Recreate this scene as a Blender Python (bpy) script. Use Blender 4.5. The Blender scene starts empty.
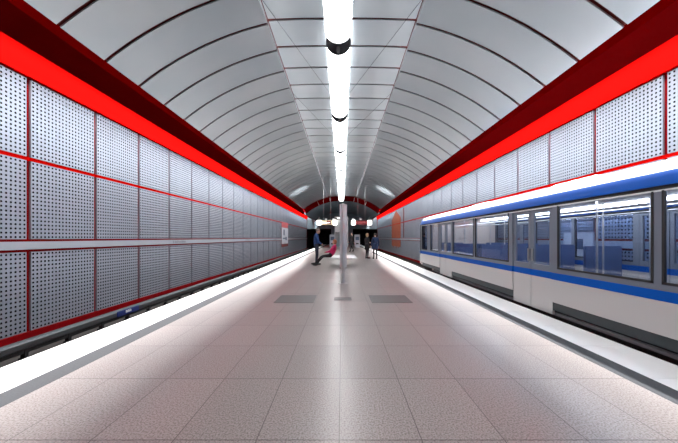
import bpy, bmesh, math, random
import numpy as np
from mathutils import Vector, Matrix

random.seed(4)
C = bpy.context.scene.collection
S = bpy.context.scene
PI = math.pi

# ------------------------------------------------------------------ camera, world, lights, exposure
EYE = 1.42
FPX = 310.0
cam_d = bpy.data.cameras.new('camera')
cam_d.sensor_fit = 'HORIZONTAL'
cam_d.sensor_width = 36.0
cam_d.lens = FPX / 678 * 36.0
cam_d.shift_x = -3.0 / 678
cam_d.shift_y = 16.1 / 678
cam_d.clip_start = 0.05
cam_d.clip_end = 300
cam = bpy.data.objects.new('camera', cam_d)
cam.location = (0, 0, EYE)
cam.rotation_euler = (PI / 2, 0, 0)
C.objects.link(cam)
S.camera = cam

w = bpy.data.worlds.new('world')
S.world = w
w.use_nodes = True
w.node_tree.nodes['Background'].inputs[0].default_value = (0.6, 0.7, 0.85, 1)
w.node_tree.nodes['Background'].inputs[1].default_value = 0.0

S.view_settings.view_transform = 'Standard'
S.view_settings.look = 'None'
S.view_settings.exposure = 0.0
S.view_settings.gamma = 1.0
S.view_settings.use_curve_mapping = False

SLOT_W_PER_M = 33.0       # lamps in the slots along the track walls
EDGE_W_PER_M = 118.0       # lamps in the slots at the foot of the vault
FLOOD = 1700.0            # floodlights on the hanging signs
DIFFUSER = 17.5           # central luminaire
for side in (-1, 1):
    for k in range(6):
        y0 = -8 + k * 11.7
        ld = bpy.data.lights.new('slot_light', 'AREA')
        ld.shape = 'RECTANGLE'
        ld.size = 0.13
        ld.size_y = 11.6
        ld.energy = SLOT_W_PER_M * 11.6
        ld.color = (0.95, 0.98, 1.0)
        ld.spread = math.radians(120)
        lo = bpy.data.objects.new('slot_light', ld)
        C.objects.link(lo)
        lo.location = (side * 6.50, y0 + 5.85, 5.90)
        # faces down and inward towards the platform edge
        lo.rotation_euler = (0, side * math.radians(-4), 0)

for side in (-1, 1):
    for k in range(6):
        ld = bpy.data.lights.new('edge_light', 'AREA')
        ld.shape = 'RECTANGLE'
        ld.size = 0.06
        ld.size_y = 11.6
        ld.energy = EDGE_W_PER_M * 11.6
        ld.color = (1.0, 0.99, 0.98)
        lo = bpy.data.objects.new('edge_light', ld)
        C.objects.link(lo)
        lo.location = (side * 5.30, -8 + k * 11.7 + 5.85, 5.60)
        lo.rotation_euler = (0, side * math.radians(18), 0)

# ------------------------------------------------------------------ materials
M = {}


def mat(name, col, rough=0.5, metal=0.0, spec=0.5, emit=None, estr=0.0, alpha=None, noise=None, bump=None):
    m = bpy.data.materials.new(name)
    m.use_nodes = True
    nt = m.node_tree
    b = nt.nodes['Principled BSDF']
    b.inputs['Base Color'].default_value = (*col, 1)
    b.inputs['Roughness'].default_value = rough
    b.inputs['Metallic'].default_value = metal
    b.inputs['Specular IOR Level'].default_value = spec
    if emit:
        b.inputs['Emission Color'].default_value = (*emit, 1)
        b.inputs['Emission Strength'].default_value = estr
    if noise:
        sc, amt = noise
        tc = nt.nodes.new('ShaderNodeTexCoord')
        n = nt.nodes.new('ShaderNodeTexNoise')
        n.inputs['Scale'].default_value = sc
        n.inputs['Detail'].default_value = 4
        r = nt.nodes.new('ShaderNodeMix')
        r.data_type = 'RGBA'
        r.inputs[6].default_value = (*[max(0, c * (1 - amt)) for c in col], 1)
        r.inputs[7].default_value = (*[min(1, c * (1 + amt)) for c in col], 1)
        nt.links.new(tc.outputs['Object'], n.inputs['Vector'])
        nt.links.new(n.outputs['Fac'], r.inputs[0])
        nt.links.new(r.outputs[2], b.inputs['Base Color'])
        if bump:
            bp = nt.nodes.new('ShaderNodeBump')
            bp.inputs['Strength'].default_value = bump
            bp.inputs['Distance'].default_value = 0.01
            nt.links.new(n.outputs['Fac'], bp.inputs['Height'])
            nt.links.new(bp.outputs['Normal'], b.inputs['Normal'])
    M[name] = m
    return m


mat('red_paint', (0.52, 0.0030, 0.0022), 0.55, spec=0.0, noise=(1.3, 0.06))
mat('joint_red', (0.22, 0.002, 0.004), 0.6, spec=0.05)  # red paint darkened to carry the shade of the recessed joints
mat('shaded_red_paint', (0.085, 0.0008, 0.0012), 0.6, spec=0.0, noise=(2.0, 0.15))  # red paint darkened, so the soffit's shade sits in the colour
mat('alu_panel', (0.36, 0.405, 0.475), 0.40, 0.65, noise=(0.7, 0.05))
mat('hole_black', (0.012, 0.012, 0.016), 0.9)
mat('band_grey', (0.40, 0.43, 0.48), 0.4, 0.2)
mat('text_grey', (0.16, 0.18, 0.20), 0.6)
mat('vault_back', (0.10, 0.004, 0.004), 0.6)
mat('black', (0.008, 0.008, 0.009), 0.7)
mat('dark_concrete', (0.03, 0.025, 0.023), 0.9, noise=(3, 0.3))
mat('tunnel_black', (0.006, 0.006, 0.007), 0.95)
mat('ballast', (0.05, 0.043, 0.04), 0.95, noise=(12, 0.5), bump=0.8)
mat('rail_steel', (0.28, 0.24, 0.22), 0.35, 0.9)
mat('third_grey', (0.05, 0.055, 0.06), 0.5)
mat('sign_blue', (0.006, 0.022, 0.17), 0.4)
mat('white_plain', (0.82, 0.82, 0.82), 0.5)
mat('steel', (0.55, 0.54, 0.54), 0.3, 0.85)
mat('steel_light', (0.66, 0.65, 0.65), 0.38, 0.55)
mat('coping', (0.86, 0.85, 0.84), 0.6, noise=(40, 0.03))
mat('stripe_grey', (0.085, 0.088, 0.094), 0.9, spec=0.1, noise=(60, 0.25))
mat('far_concrete', (0.16, 0.21, 0.24), 0.7, noise=(0.8, 0.25))
mat('grate', (0.15, 0.14, 0.14), 0.5, 0.4)
mat('dark_metal', (0.05, 0.05, 0.055), 0.45, 0.5)
mat('cap_grey', (0.10, 0.10, 0.11), 0.4, 0.3)
mat('lamp_grey', (0.5, 0.5, 0.52), 0.4, 0.4)
mat('diffuser', (0.9, 0.9, 0.9), 0.4, emit=(0.98, 0.99, 1.0), estr=DIFFUSER)
mat('lens_seam', (0.8, 0.8, 0.8), 0.4, emit=(0.95, 0.97, 1.0), estr=0.55)
mat('sign_white', (0.9, 0.9, 0.88), 0.4, emit=(1.0, 0.97, 0.9), estr=4.0)
mat('sign_yellow', (0.7, 0.6, 0.42), 0.5, emit=(1.0, 0.8, 0.5), estr=0.5)
mat('sign_red', (0.22, 0.025, 0.03), 0.5)
mat('mural_orange', (0.27, 0.06, 0.024), 0.6, noise=(1.2, 0.35))
mat('mural_brown', (0.14, 0.02, 0.018), 0.6, noise=(2, 0.3))
mat('poster_pale', (0.55, 0.6, 0.66), 0.5, noise=(0.9, 0.35))
mat('poster_blue', (0.07, 0.11, 0.18), 0.5)
mat('poster_red', (0.5, 0.10, 0.11), 0.5)
mat('notice_paper', (0.8, 0.79, 0.76), 0.5, noise=(5, 0.06))
# train
mat('train_white', (0.62, 0.63, 0.64), 0.4)
mat('train_silver', (0.52, 0.51, 0.50), 0.38, 0.25)
mat('train_blue', (0.001, 0.075, 0.38), 0.45, spec=0.08)
mat('train_dark', (0.03, 0.04, 0.045), 0.5)
mat('train_band', (0.13, 0.15, 0.19), 0.4)
mat('train_lining', (0.62, 0.53, 0.47), 0.5)
mat('train_floor', (0.12, 0.12, 0.13), 0.6)
mat('train_seat', (0.05, 0.09, 0.22), 0.8, noise=(30, 0.3))
mat('train_seatshell', (0.32, 0.35, 0.4), 0.5)
mat('train_lamp', (0.9, 0.9, 0.9), 0.4, emit=(0.95, 0.98, 1.0), estr=15.0)
mat('head_lamp', (0.9, 0.9, 0.9), 0.2, emit=(1, 0.97, 0.9), estr=3.0)
# people
mat('skin', (0.55, 0.33, 0.25), 0.55)
mat('hair_dark', (0.03, 0.02, 0.015), 0.6)
mat('hair_ginger', (0.32, 0.10, 0.04), 0.6)
mat('hair_blond', (0.55, 0.38, 0.20), 0.6)
mat('hair_grey', (0.16, 0.13, 0.12), 0.6)
mat('cloth_blue', (0.012, 0.05, 0.17), 0.8, noise=(14, 0.2))
mat('cloth_navy', (0.012, 0.03, 0.085), 0.8, noise=(14, 0.2))
mat('cloth_black', (0.012, 0.012, 0.014), 0.85)
mat('cloth_jeans', (0.018, 0.025, 0.045), 0.85)
mat('cloth_pink', (0.55, 0.015, 0.11), 0.75, noise=(12, 0.15))
mat('shoe', (0.015, 0.014, 0.014), 0.5)
mat('bag_white', (0.78, 0.78, 0.76), 0.6)
mat('eye_white', (0.75, 0.73, 0.7), 0.3)
mat('lip', (0.42, 0.16, 0.14), 0.5)


def ceiling_mat():
    m = mat('vault_alu', (0.60, 0.62, 0.65), 0.34, 0.82)
    nt = m.node_tree
    b = nt.nodes['Principled BSDF']
    tc = nt.nodes.new('ShaderNodeTexCoord')
    oi = nt.nodes.new('ShaderNodeObjectInfo')
    n = nt.nodes.new('ShaderNodeTexNoise')
    n.inputs['Scale'].default_value = 0.5
    n.inputs['Detail'].default_value = 3
    add = nt.nodes.new('ShaderNodeVectorMath')
    add.operation = 'ADD'
    mul = nt.nodes.new('ShaderNodeMath')
    mul.operation = 'MULTIPLY'
    mul.inputs[1].default_value = 37.0
    nt.links.new(oi.outputs['Random'], mul.inputs[0])
    nt.links.new(tc.outputs['Object'], add.inputs[0])
    nt.links.new(mul.outputs[0], add.inputs[1])
    nt.links.new(add.outputs[0], n.inputs['Vector'])
    r = nt.nodes.new('ShaderNodeMix')
    r.data_type = 'RGBA'
    r.inputs[6].default_value = (0.32, 0.38, 0.425, 1)
    r.inputs[7].default_value = (0.49, 0.52, 0.545, 1)
    nt.links.new(n.outputs['Fac'], r.inputs[0])
    nt.links.new(r.outputs[2], b.inputs['Base Color'])
    mr = nt.nodes.new('ShaderNodeMapRange')
    mr.inputs['To Min'].default_value = 0.285
    mr.inputs['To Max'].default_value = 0.33
    nt.links.new(n.outputs['Fac'], mr.inputs['Value'])
    nt.links.new(mr.outputs[0], b.inputs['Roughness'])


ceiling_mat()


def floor_mat():
    m = mat('terrazzo', (0.45, 0.40, 0.39), 0.4, spec=0.4)
    nt = m.node_tree
    b = nt.nodes['Principled BSDF']
    L = nt.links.new
    tc = nt.nodes.new('ShaderNodeTexCoord')
    sep = nt.nodes.new('ShaderNodeSeparateXYZ')
    L(tc.outputs['Object'], sep.inputs[0])

    def joint(out, pitch, off, half):
        a = nt.nodes.new('ShaderNodeMath'); a.operation = 'ADD'; a.inputs[1].default_value = -off + 100 * pitch + pitch / 2
        L(out, a.inputs[0])
        mo = nt.nodes.new('ShaderNodeMath'); mo.operation = 'MODULO'; mo.inputs[1].default_value = pitch
        L(a.outputs[0], mo.inputs[0])
        s = nt.nodes.new('ShaderNodeMath'); s.operation = 'SUBTRACT'; s.inputs[1].default_value = pitch / 2
        L(mo.outputs[0], s.inputs[0])
        ab = nt.nodes.new('ShaderNodeMath'); ab.operation = 'ABSOLUTE'
        L(s.outputs[0], ab.inputs[0])
        lt = nt.nodes.new('ShaderNodeMath'); lt.operation = 'LESS_THAN'; lt.inputs[1].default_value = half
        L(ab.outputs[0], lt.inputs[0])
        return lt.outputs[0]
    jx = joint(sep.outputs['X'], 0.58, -0.02, 0.0032)
    jy = joint(sep.outputs['Y'], 0.946, 2.175, 0.0042)
    mx = nt.nodes.new('ShaderNodeMath'); mx.operation = 'MAXIMUM'
    L(jx, mx.inputs[0]); L(jy, mx.inputs[1])
    # tile to tile tone
    dv = nt.nodes.new('ShaderNodeVectorMath'); dv.operation = 'DIVIDE'; dv.inputs[1].default_value = (0.58, 0.946, 1)
    of = nt.nodes.new('ShaderNodeVectorMath'); of.operation = 'ADD'; of.inputs[1].default_value = (0.02, -2.175, 0)
    L(tc.outputs['Object'], of.inputs[0]); L(of.outputs[0], dv.inputs[0])
    fl = nt.nodes.new('ShaderNodeVectorMath'); fl.operation = 'FLOOR'
    L(dv.outputs[0], fl.inputs[0])
    wn = nt.nodes.new('ShaderNodeTexWhiteNoise'); wn.noise_dimensions = '2D'
    L(fl.outputs[0], wn.inputs['Vector'])
    # speckle
    vo = nt.nodes.new('ShaderNodeTexNoise'); vo.inputs['Scale'].default_value = 75; vo.inputs['Detail'].default_value = 3
    L(tc.outputs['Object'], vo.inputs['Vector'])
    cr = nt.nodes.new('ShaderNodeValToRGB')
    e = cr.color_ramp.elements
    e[0].position = 0.36; e[0].color = (0.17, 0.14, 0.133, 1)
    e[1].position = 0.50; e[1].color = (0.315, 0.278, 0.262, 1)
    x = e.new(0.66); x.color = (0.39, 0.358, 0.345, 1)
    L(vo.outputs['Fac'], cr.inputs[0])
    hs = nt.nodes.new('ShaderNodeMix'); hs.data_type = 'RGBA'; hs.blend_type = 'MULTIPLY'; hs.inputs[0].default_value = 1
    mr = nt.nodes.new('ShaderNodeMapRange'); mr.inputs['To Min'].default_value = 0.93; mr.inputs['To Max'].default_value = 1.05
    L(wn.outputs['Value'], mr.inputs['Value'])
    L(cr.outputs[0], hs.inputs[6]); L(mr.outputs[0], hs.inputs[7])
    fin = nt.nodes.new('ShaderNodeMix'); fin.data_type = 'RGBA'
    fin.inputs[7].default_value = (0.09, 0.075, 0.072, 1)
    L(mx.outputs[0], fin.inputs[0]); L(hs.outputs[2], fin.inputs[6])
    L(fin.outputs[2], b.inputs['Base Color'])
    big = nt.nodes.new('ShaderNodeTexNoise'); big.inputs['Scale'].default_value = 1.4; big.inputs['Detail'].default_value = 4
    L(tc.outputs['Object'], big.inputs['Vector'])
    m2 = nt.nodes.new('ShaderNodeMapRange'); m2.inputs['To Min'].default_value = 0.285; m2.inputs['To Max'].default_value = 0.305
    L(big.outputs['Fac'], m2.inputs['Value']); L(m2.outputs[0], b.inputs['Roughness'])


floor_mat()


def glass_mat(name, tint, refl=0.12):
    m = bpy.data.materials.new(name)
    m.use_nodes = True
    nt = m.node_tree
    nt.nodes.clear()
    o = nt.nodes.new('ShaderNodeOutputMaterial')
    t = nt.nodes.new('ShaderNodeBsdfTransparent')
    t.inputs[0].default_value = (*tint, 1)
    g = nt.nodes.new('ShaderNodeBsdfGlossy')
    g.inputs['Roughness'].default_value = 0.03
    lw = nt.nodes.new('ShaderNodeLayerWeight')
    pw = nt.nodes.new('ShaderNodeMath'); pw.operation = 'POWER'; pw.inputs[1].default_value = 5.0
    nt.links.new(lw.outputs['Facing'], pw.inputs[0])
    fr = nt.nodes.new('ShaderNodeMath'); fr.operation = 'MULTIPLY_ADD'; fr.inputs[1].default_value = 0.7; fr.inputs[2].default_value = 0.04
    nt.links.new(pw.outputs[0], fr.inputs[0])
    mx = nt.nodes.new('ShaderNodeMixShader')
    nt.links.new(fr.outputs[0], mx.inputs[0])
    nt.links.new(t.outputs[0], mx.inputs[1])
    nt.links.new(g.outputs[0], mx.inputs[2])
    nt.links.new(mx.outputs[0], o.inputs['Surface'])
    M[name] = m


glass_mat('train_glass', (0.78, 0.83, 0.92))
glass_mat('lift_glass', (0.8, 0.86, 0.88))


# ------------------------------------------------------------------ mesh helpers
class MB:
    def __init__(s):
        s.v, s.f, s.m = [], [], []

    def quad(s, pts, mi=0):
        n = len(s.v)
        s.v += [tuple(p) for p in pts]
        s.f.append(tuple(range(n, n + len(pts))))
        s.m.append(mi)
        return s

    def box(s, x0, x1, y0, y1, z0, z1, mi=0):
        n = len(s.v)
        s.v += [(x0, y0, z0), (x1, y0, z0), (x1, y1, z0), (x0, y1, z0), (x0, y0, z1), (x1, y0, z1), (x1, y1, z1), (x0, y1, z1)]
        for q in ((0, 3, 2, 1), (4, 5, 6, 7), (0, 1, 5, 4), (1, 2, 6, 5), (2, 3, 7, 6), (3, 0, 4, 7)):
            s.f.append(tuple(n + i for i in q)); s.m.append(mi)
        return s

    def tube(s, p0, p1, r, r1=None, n=12, mi=0, cap=True):
        p0, p1 = Vector(p0), Vector(p1)
        r1 = r if r1 is None else r1
        d = (p1 - p0).normalized()
        a = d.orthogonal().normalized()
        b = d.cross(a)
        k = len(s.v)
        for p, rr in ((p0, r), (p1, r1)):
            for i in range(n):
                t = 2 * PI * i / n
                s.v.append(tuple(p + a * (rr * math.cos(t)) + b * (rr * math.sin(t))))
        for i in range(n):
            j = (i + 1) % n
            s.f.append((k + i, k + j, k + n + j, k + n + i)); s.m.append(mi)
        if cap:
            s.f.append(tuple(k + i for i in reversed(range(n)))); s.m.append(mi)
            s.f.append(tuple(k + n + i for i in range(n))); s.m.append(mi)
        return s

    def sweep(s, prof, y0, y1, closed=True, caps=True, mi=0):
        """profile of (x, z) swept along y"""
        n, k = len(prof), len(s.v)
        for y in (y0, y1):
            for (x, z) in prof:
                s.v.append((x, y, z))
        for i in range(n if closed else n - 1):
            j = (i + 1) % n
            s.f.append((k + i, k + j, k + n + j, k + n + i)); s.m.append(mi)
        if closed and caps:
            s.f.append(tuple(k + i for i in reversed(range(n)))); s.m.append(mi)
            s.f.append(tuple(k + n + i for i in range(n))); s.m.append(mi)
        return s

    def lathe(s, prof, n=24, cx=0, cy=0, mi=0):
        k = len(s.v)
        for (r, z) in prof:
            for i in range(n):
                t = 2 * PI * i / n
                s.v.append((cx + r * math.cos(t), cy + r * math.sin(t), z))
        for q in range(len(prof) - 1):
            for i in range(n):
                j = (i + 1) % n
                s.f.append((k + q * n + i, k + q * n + j, k + (q + 1) * n + j, k + (q + 1) * n + i)); s.m.append(mi)
        s.f.append(tuple(k + i for i in reversed(range(n)))); s.m.append(mi)
        s.f.append(tuple(k + (len(prof) - 1) * n + i for i in range(n))); s.m.append(mi)
        return s

    def mesh(s, name, mats, smooth=None, bevel=0):
        me = bpy.data.meshes.new(name)
        me.from_pydata(s.v, [], s.f)
        for m in (mats if isinstance(mats, (list, tuple)) else [mats]):
            me.materials.append(M[m])
        me.polygons.foreach_set('material_index', s.m)
        bm = bmesh.new()
        bm.from_mesh(me)
        bmesh.ops.recalc_face_normals(bm, faces=bm.faces)
        if bevel:
            bmesh.ops.bevel(bm, geom=list(bm.edges), offset=bevel, segments=2, affect='EDGES', clamp_overlap=True)
        bm.to_mesh(me)
        bm.free()
        if smooth:
            me.shade_smooth()
            me.set_sharp_from_angle(angle=math.radians(smooth))
        return me

    def build(s, name, mats, parent=None, smooth=None, bevel=0):
        return link(name, s.mesh(name, mats, smooth, bevel), parent)


def link(name, me, parent=None, loc=None):
    o = bpy.data.objects.new(name, me)
    C.objects.link(o)
    if parent:
        o.parent = parent
    if loc:
        o.location = loc
    return o


def empty(name, loc=(0, 0, 0), rz=0):
    o = bpy.data.objects.new(name, None)
    o.empty_display_size = 0.1
    C.objects.link(o)
    o.location = loc
    o.rotation_euler = (0, 0, rz)
    return o


def tag(o, label, cat, group=None, kind=None):
    o['label'] = label
    o['category'] = cat
    if group:
        o['group'] = group
    if kind:
        o['kind'] = kind
    return o


def struct(o, label=None, cat=None):
    o['kind'] = 'structure'
    if label:
        o['label'] = label
        o['category'] = cat
    return o


# ------------------------------------------------------------------ measures
EDGE = 3.72            # platform edge
WALL = 7.0             # track wall
Y0, YE = -8.0, 62.0    # hall extent
YARCH = 41.8           # end of the panelled vault
BED = -1.12
RAILTOP = -0.95

# ------------------------------------------------------------------ platform floor
fl = MB().box(-2.85, 2.85, Y0, YE, -0.16, 0.0).build('floor', 'terrazzo')
struct(fl, 'pinkish terrazzo tile platform floor between the two tracks', 'floor')
for i, sd in enumerate((-1, 1)):
    word = ('left', 'right')[i]
    a, b = sorted((sd * 2.85, sd * 3.11))
    o = MB().box(a, b, Y0, YE, -0.16, 0.0).build('trim_%d' % (1 + i), 'stripe_grey')
    struct(o, 'grey guide stripe set in the floor along the %s platform edge' % word, 'floor stripe')
    a, b = sorted((sd * 3.11, sd * EDGE))
    m = MB()
    y = 2.175 - 0.946 * 10
    while y < YE:
        m.box(a, b, max(y + 0.003, Y0), min(y + 0.943, YE), -0.16, 0.0)
        y += 0.946
    o = m.build('trim_%d' % (3 + i), 'coping')
    struct(o, 'pale stone coping slabs along the %s platform edge' % word, 'platform edge')
    a, b = sorted((sd * (EDGE - 0.55), sd * (EDGE - 0.35)))
    o = MB().box(a, b, Y0, YE, BED, -0.16).build('wall_platform_%s' % word, 'dark_concrete')
    struct(o, 'dark concrete wall under the %s platform edge' % word, 'wall')
    a, b = sorted((sd * (EDGE - 0.55), sd * (WALL + 0.1)))
    o = MB().box(a, b, Y0, YE + 14, BED - 0.2, BED).build('floor_track_%s' % word, 'ballast')
    struct(o, 'dark ballast bed of the %s track' % word, 'track bed')

# ------------------------------------------------------------------ track walls with perforated panels
PW, GAP = 1.87, 0.10


def perf_mesh(name, wd, ht, nc, nr, r=0.0235, depth=0.028):
    """sheet in local y (along the wall) and z, facing local +x, with real round holes"""
    v, f, mi = [], [], []
    idx = {}
    gx = [wd * (i / (2 * nc)) for i in range(2 * nc + 1)]
    gz = [ht * (i / (2 * nr)) for i in range(2 * nr + 1)]

    def gv(i, j):
        if (i, j) not in idx:
            idx[(i, j)] = len(v)
            v.append((0, gx[i], gz[j]))
        return idx[(i, j)]
    ring = [(1, 0), (1, 1), (0, 1), (-1, 1), (-1, 0), (-1, -1), (0, -1), (1, -1)]
    for c in range(nc):
        for q in range(nr):
            ci, cj = 2 * c + 1, 2 * q + 1
            cy, cz = gx[ci], gz[cj]
            out = [gv(ci + a, cj + b) for a, b in ring]
            k = len(v)
            for t in range(8):
                an = t * PI / 4
                v.append((0, cy + r * math.cos(an), cz + r * math.sin(an)))
            for t in range(8):
                an = t * PI / 4
                v.append((-depth, cy + r * math.cos(an), cz + r * math.sin(an)))
            for t in range(8):
                u = (t + 1) % 8
                f.append((out[t], out[u], k + u, k + t)); mi.append(0)
                f.append((k + t, k + u, k + 8 + u, k + 8 + t)); mi.append(1)
    # dark felt behind the holes and folded rim of the sheet
    k = len(v)
    v += [(-depth, 0, 0), (-depth, wd, 0), (-depth, wd, ht), (-depth, 0, ht)]
    f.append((k, k + 1, k + 2, k + 3)); mi.append(1)
    k = len(v)
    v += [(0, 0, 0), (0, wd, 0), (0, wd, ht), (0, 0, ht), (-0.05, 0, 0), (-0.05, wd, 0), (-0.05, wd, ht), (-0.05, 0, ht)]
    for a, b in ((0, 1), (1, 2), (2, 3), (3, 0)):
        f.append((k + a, k + 4 + a, k + 4 + b, k + b)); mi.append(0)
    me = bpy.data.meshes.new(name)
    me.from_pydata(v, [], f)
    me.materials.append(M['alu_panel'])
    me.materials.append(M['hole_black'])
    me.polygons.foreach_set('material_index', mi)
    me.update()
    return me


ROWS = ((-0.666, 1.10), (1.385, 3.13), (3.22, 4.955))
pmesh = [perf_mesh('perforated_panel', PW - GAP, z1 - z0, 19, 19) for z0, z1 in ROWS]

for sd, word, j0 in ((-1, 'left', 6.91), (1, 'right', 6.70)):
    wl = empty('wall_%s' % word, (sd * WALL, 0, 0))
    struct(wl, 'red %s track wall clad in perforated aluminium panels' % word, 'wall')

    def lx(d0, d1):
        return sorted((-sd * d0, -sd * d1))
    a, b = lx(-0.25, -0.03)
    MB().box(a, b, Y0, YE, BED, 6.6).build('wall_core', 'joint_red', wl)
    a, b = lx(-0.03, 0.05)
    MB().box(a, b, Y0, YE, 5.0, 6.3).build('red_fascia', 'red_paint', wl)
    a, b = lx(-0.03, 0.05)
    MB().box(a, b, Y0, YE, -0.85, -0.672).build('bottom_rail', 'joint_red', wl)
    a, b = lx(-0.03, 0.01)
    MB().box(a, b, Y0, YE, BED, -0.86).build('plinth', 'dark_concrete', wl)
    a, b = lx(-0.03, 0.035)
    MB().box(a, b, Y0, YE, 1.156, 1.33).build('name_band', 'band_grey', wl)
    a, b = lx(-0.03, 0.012)
    MB().box(a, b, Y0, YE, 3.135, 3.215).build('joint_rail', 'red_paint', wl)
    # panels: 32 columns in three rows
    for k in range(-3, 29):
        y = j0 + PW * k + GAP / 2
        for (z0, z1), me in zip(ROWS, pmesh):
            p = link('perforated_panel', me, wl)
            if sd < 0:
                p.location = (0.02, y, z0)
            else:
                p.location = (-0.02, y + PW - GAP, z0)
                p.rotation_euler = (0, 0, PI)
    # small grey marks of lettering on the band
    for q, yc in enumerate((13.3, 22.9, 32.4)):
        m = MB()
        x = 0.037
        rr = random.Random(7)
        pos = yc - 0.52
        m.box(-sd * 0.035 - 0.001, -sd * 0.035 + 0.001, pos, pos + 0.02, 1.185, 1.30)
        m.box(-sd * 0.035 - 0.001, -sd * 0.035 + 0.001, pos + 0.05, pos + 0.075, 1.235, 1.30)
        m.box(-sd * 0.035 - 0.001, -sd * 0.035 + 0.001, pos + 0.03, pos + 0.055, 1.20, 1.25)
        pos += 0.14
        while pos < yc + 0.5:
            wdt = rr.choice((0.018, 0.03, 0.036))
            m.box(-sd * 0.035 - 0.001, -sd * 0.035 + 0.001, pos, pos + wdt, 1.20, rr.choice((1.27, 1.27, 1.30)))
            pos += wdt + 0.022
        m.build('name_lettering', 'text_grey', wl)

# ------------------------------------------------------------------ vaulted ceiling
VR, VZ = 8.12, -1.14
T1, T2 = math.asin(1.88 / VR), math.asin(5.07 / VR)
RIB0, RIBP = 7.75, 1.103
SOF = 5.20


def arc_pts(r, a0, a1, n):
    return [(r * math.sin(a0 + (a1 - a0) * i / n), VZ + r * math.cos(a0 + (a1 - a0) * i / n)) for i in range(n + 1)]


def arc_sheet(r0, r1, a0, a1, y0, y1, n=24):
    pr = arc_pts(r0, a0, a1, n) + list(reversed(arc_pts(r1, a0, a1, n)))
    return MB().sweep(pr, y0, y1)


PLEN = RIBP - 0.085
left_me = arc_sheet(VR, VR + 0.03, -T2, -T1, 0, PLEN).mesh('ceiling_panel', 'vault_alu', smooth=30)
right_me = arc_sheet(VR, VR + 0.03, T1, T2, 0, PLEN).mesh('ceiling_panel', 'vault_alu', smooth=30)
cz0, cz1 = 6.86, 6.895
cpr = [(-1.862, 6.752), (-1.862, cz0), (-0.95, cz0 + 0.027), (0, cz1), (0.95, cz0 + 0.027), (1.862, cz0), (1.862, 6.752)]
mid_me = MB().sweep(cpr + [(x * 1.012, z + 0.03 if z > 6.8 else z) for x, z in reversed(cpr)], 0, PLEN).mesh('ceiling_panel', 'vault_alu', smooth=30)
ceil = {}
for nm, lab in (('ceiling_left', 'left half of the curved aluminium panel vault'), ('ceiling_center', 'shallow middle strip of aluminium ceiling panels above the luminaire'), ('ceiling_right', 'right half of the curved aluminium panel vault')):
    ceil[nm] = struct(empty(nm), lab, 'ceiling')
nb = 0
for k in range(-11, 31):
    y = RIB0 + RIBP * k + 0.0425
    if y + PLEN > YARCH:
        break
    for nm, me in (('ceiling_left', left_me), ('ceiling_center', mid_me), ('ceiling_right', right_me)):
        link('ceiling_panel', me, ceil[nm], (0, y, 0))
    nb += 1
VEND = RIB0 + RIBP * (nb - 11)
o = arc_sheet(VR + 0.09, VR + 0.11, -T2, T2, Y0, YE, 60).build('ceiling_backing', 'vault_back', None, smooth=30)
struct(o, 'dark red backing showing in the joints of the vault', 'ceiling')

# dark red soffits over the tracks and the closed lamp slots above them
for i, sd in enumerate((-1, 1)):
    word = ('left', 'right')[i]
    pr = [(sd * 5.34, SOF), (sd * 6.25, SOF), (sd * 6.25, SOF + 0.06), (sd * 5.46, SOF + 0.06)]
    o = MB().sweep(pr, Y0, YE).build('trim_%d' % (5 + i), 'shaded_red_paint')
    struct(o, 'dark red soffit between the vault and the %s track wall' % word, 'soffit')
    a, b = sorted((sd * 4.6, sd * 7.2))
    o = MB().box(a, b, Y0, YE, 6.25, 6.4).build('trim_%d' % (7 + i), 'white_plain')
    struct(o)
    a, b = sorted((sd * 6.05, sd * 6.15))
    o = MB().box(a, b, Y0, YE, SOF + 0.06, 6.25).build('trim_%d' % (9 + i), 'shaded_red_paint')  # divider added to stop track-wall lamp light crossing into the vault slot
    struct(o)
# hall closed behind the camera
o = MB().box(-7.3, 7.3, Y0 - 0.2, Y0, BED, 7.2).build('wall_back', 'far_concrete')
struct(o)

# end arch ring
ring = arc_pts(VR + 0.05, -T2 - 0.02, T2 + 0.02, 48) + list(reversed(arc_pts(VR - 0.55, -T2 - 0.02, T2 + 0.02, 48)))
ar = struct(empty('trim_11'), 'dark red arch closing the far end of the panel vault', 'arch')
MB().sweep(ring, YARCH, YARCH + 0.35).build('arch_ring', 'shaded_red_paint', ar, smooth=30)
for a in (-0.42, -0.21, 0.21, 0.42):
    p0 = (math.sin(a) * (VR - 0.56), YARCH - 0.02, VZ + math.cos(a) * (VR - 0.56))
    p1 = (math.sin(a) * (VR + 0.02), YARCH - 0.02, VZ + math.cos(a) * (VR + 0.02))
    MB().tube(p0, p1, 0.022, n=6).build('arch_strut', 'steel', ar)
# plain vault beyond
o = arc_sheet(VR - 0.5, VR - 0.3, -0.72, 0.72, YARCH + 0.35, YE, 40).build('ceiling_far', 'far_concrete', None, smooth=30)
struct(o, 'bluish concrete vault beyond the dark red arch', 'ceiling')
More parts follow.
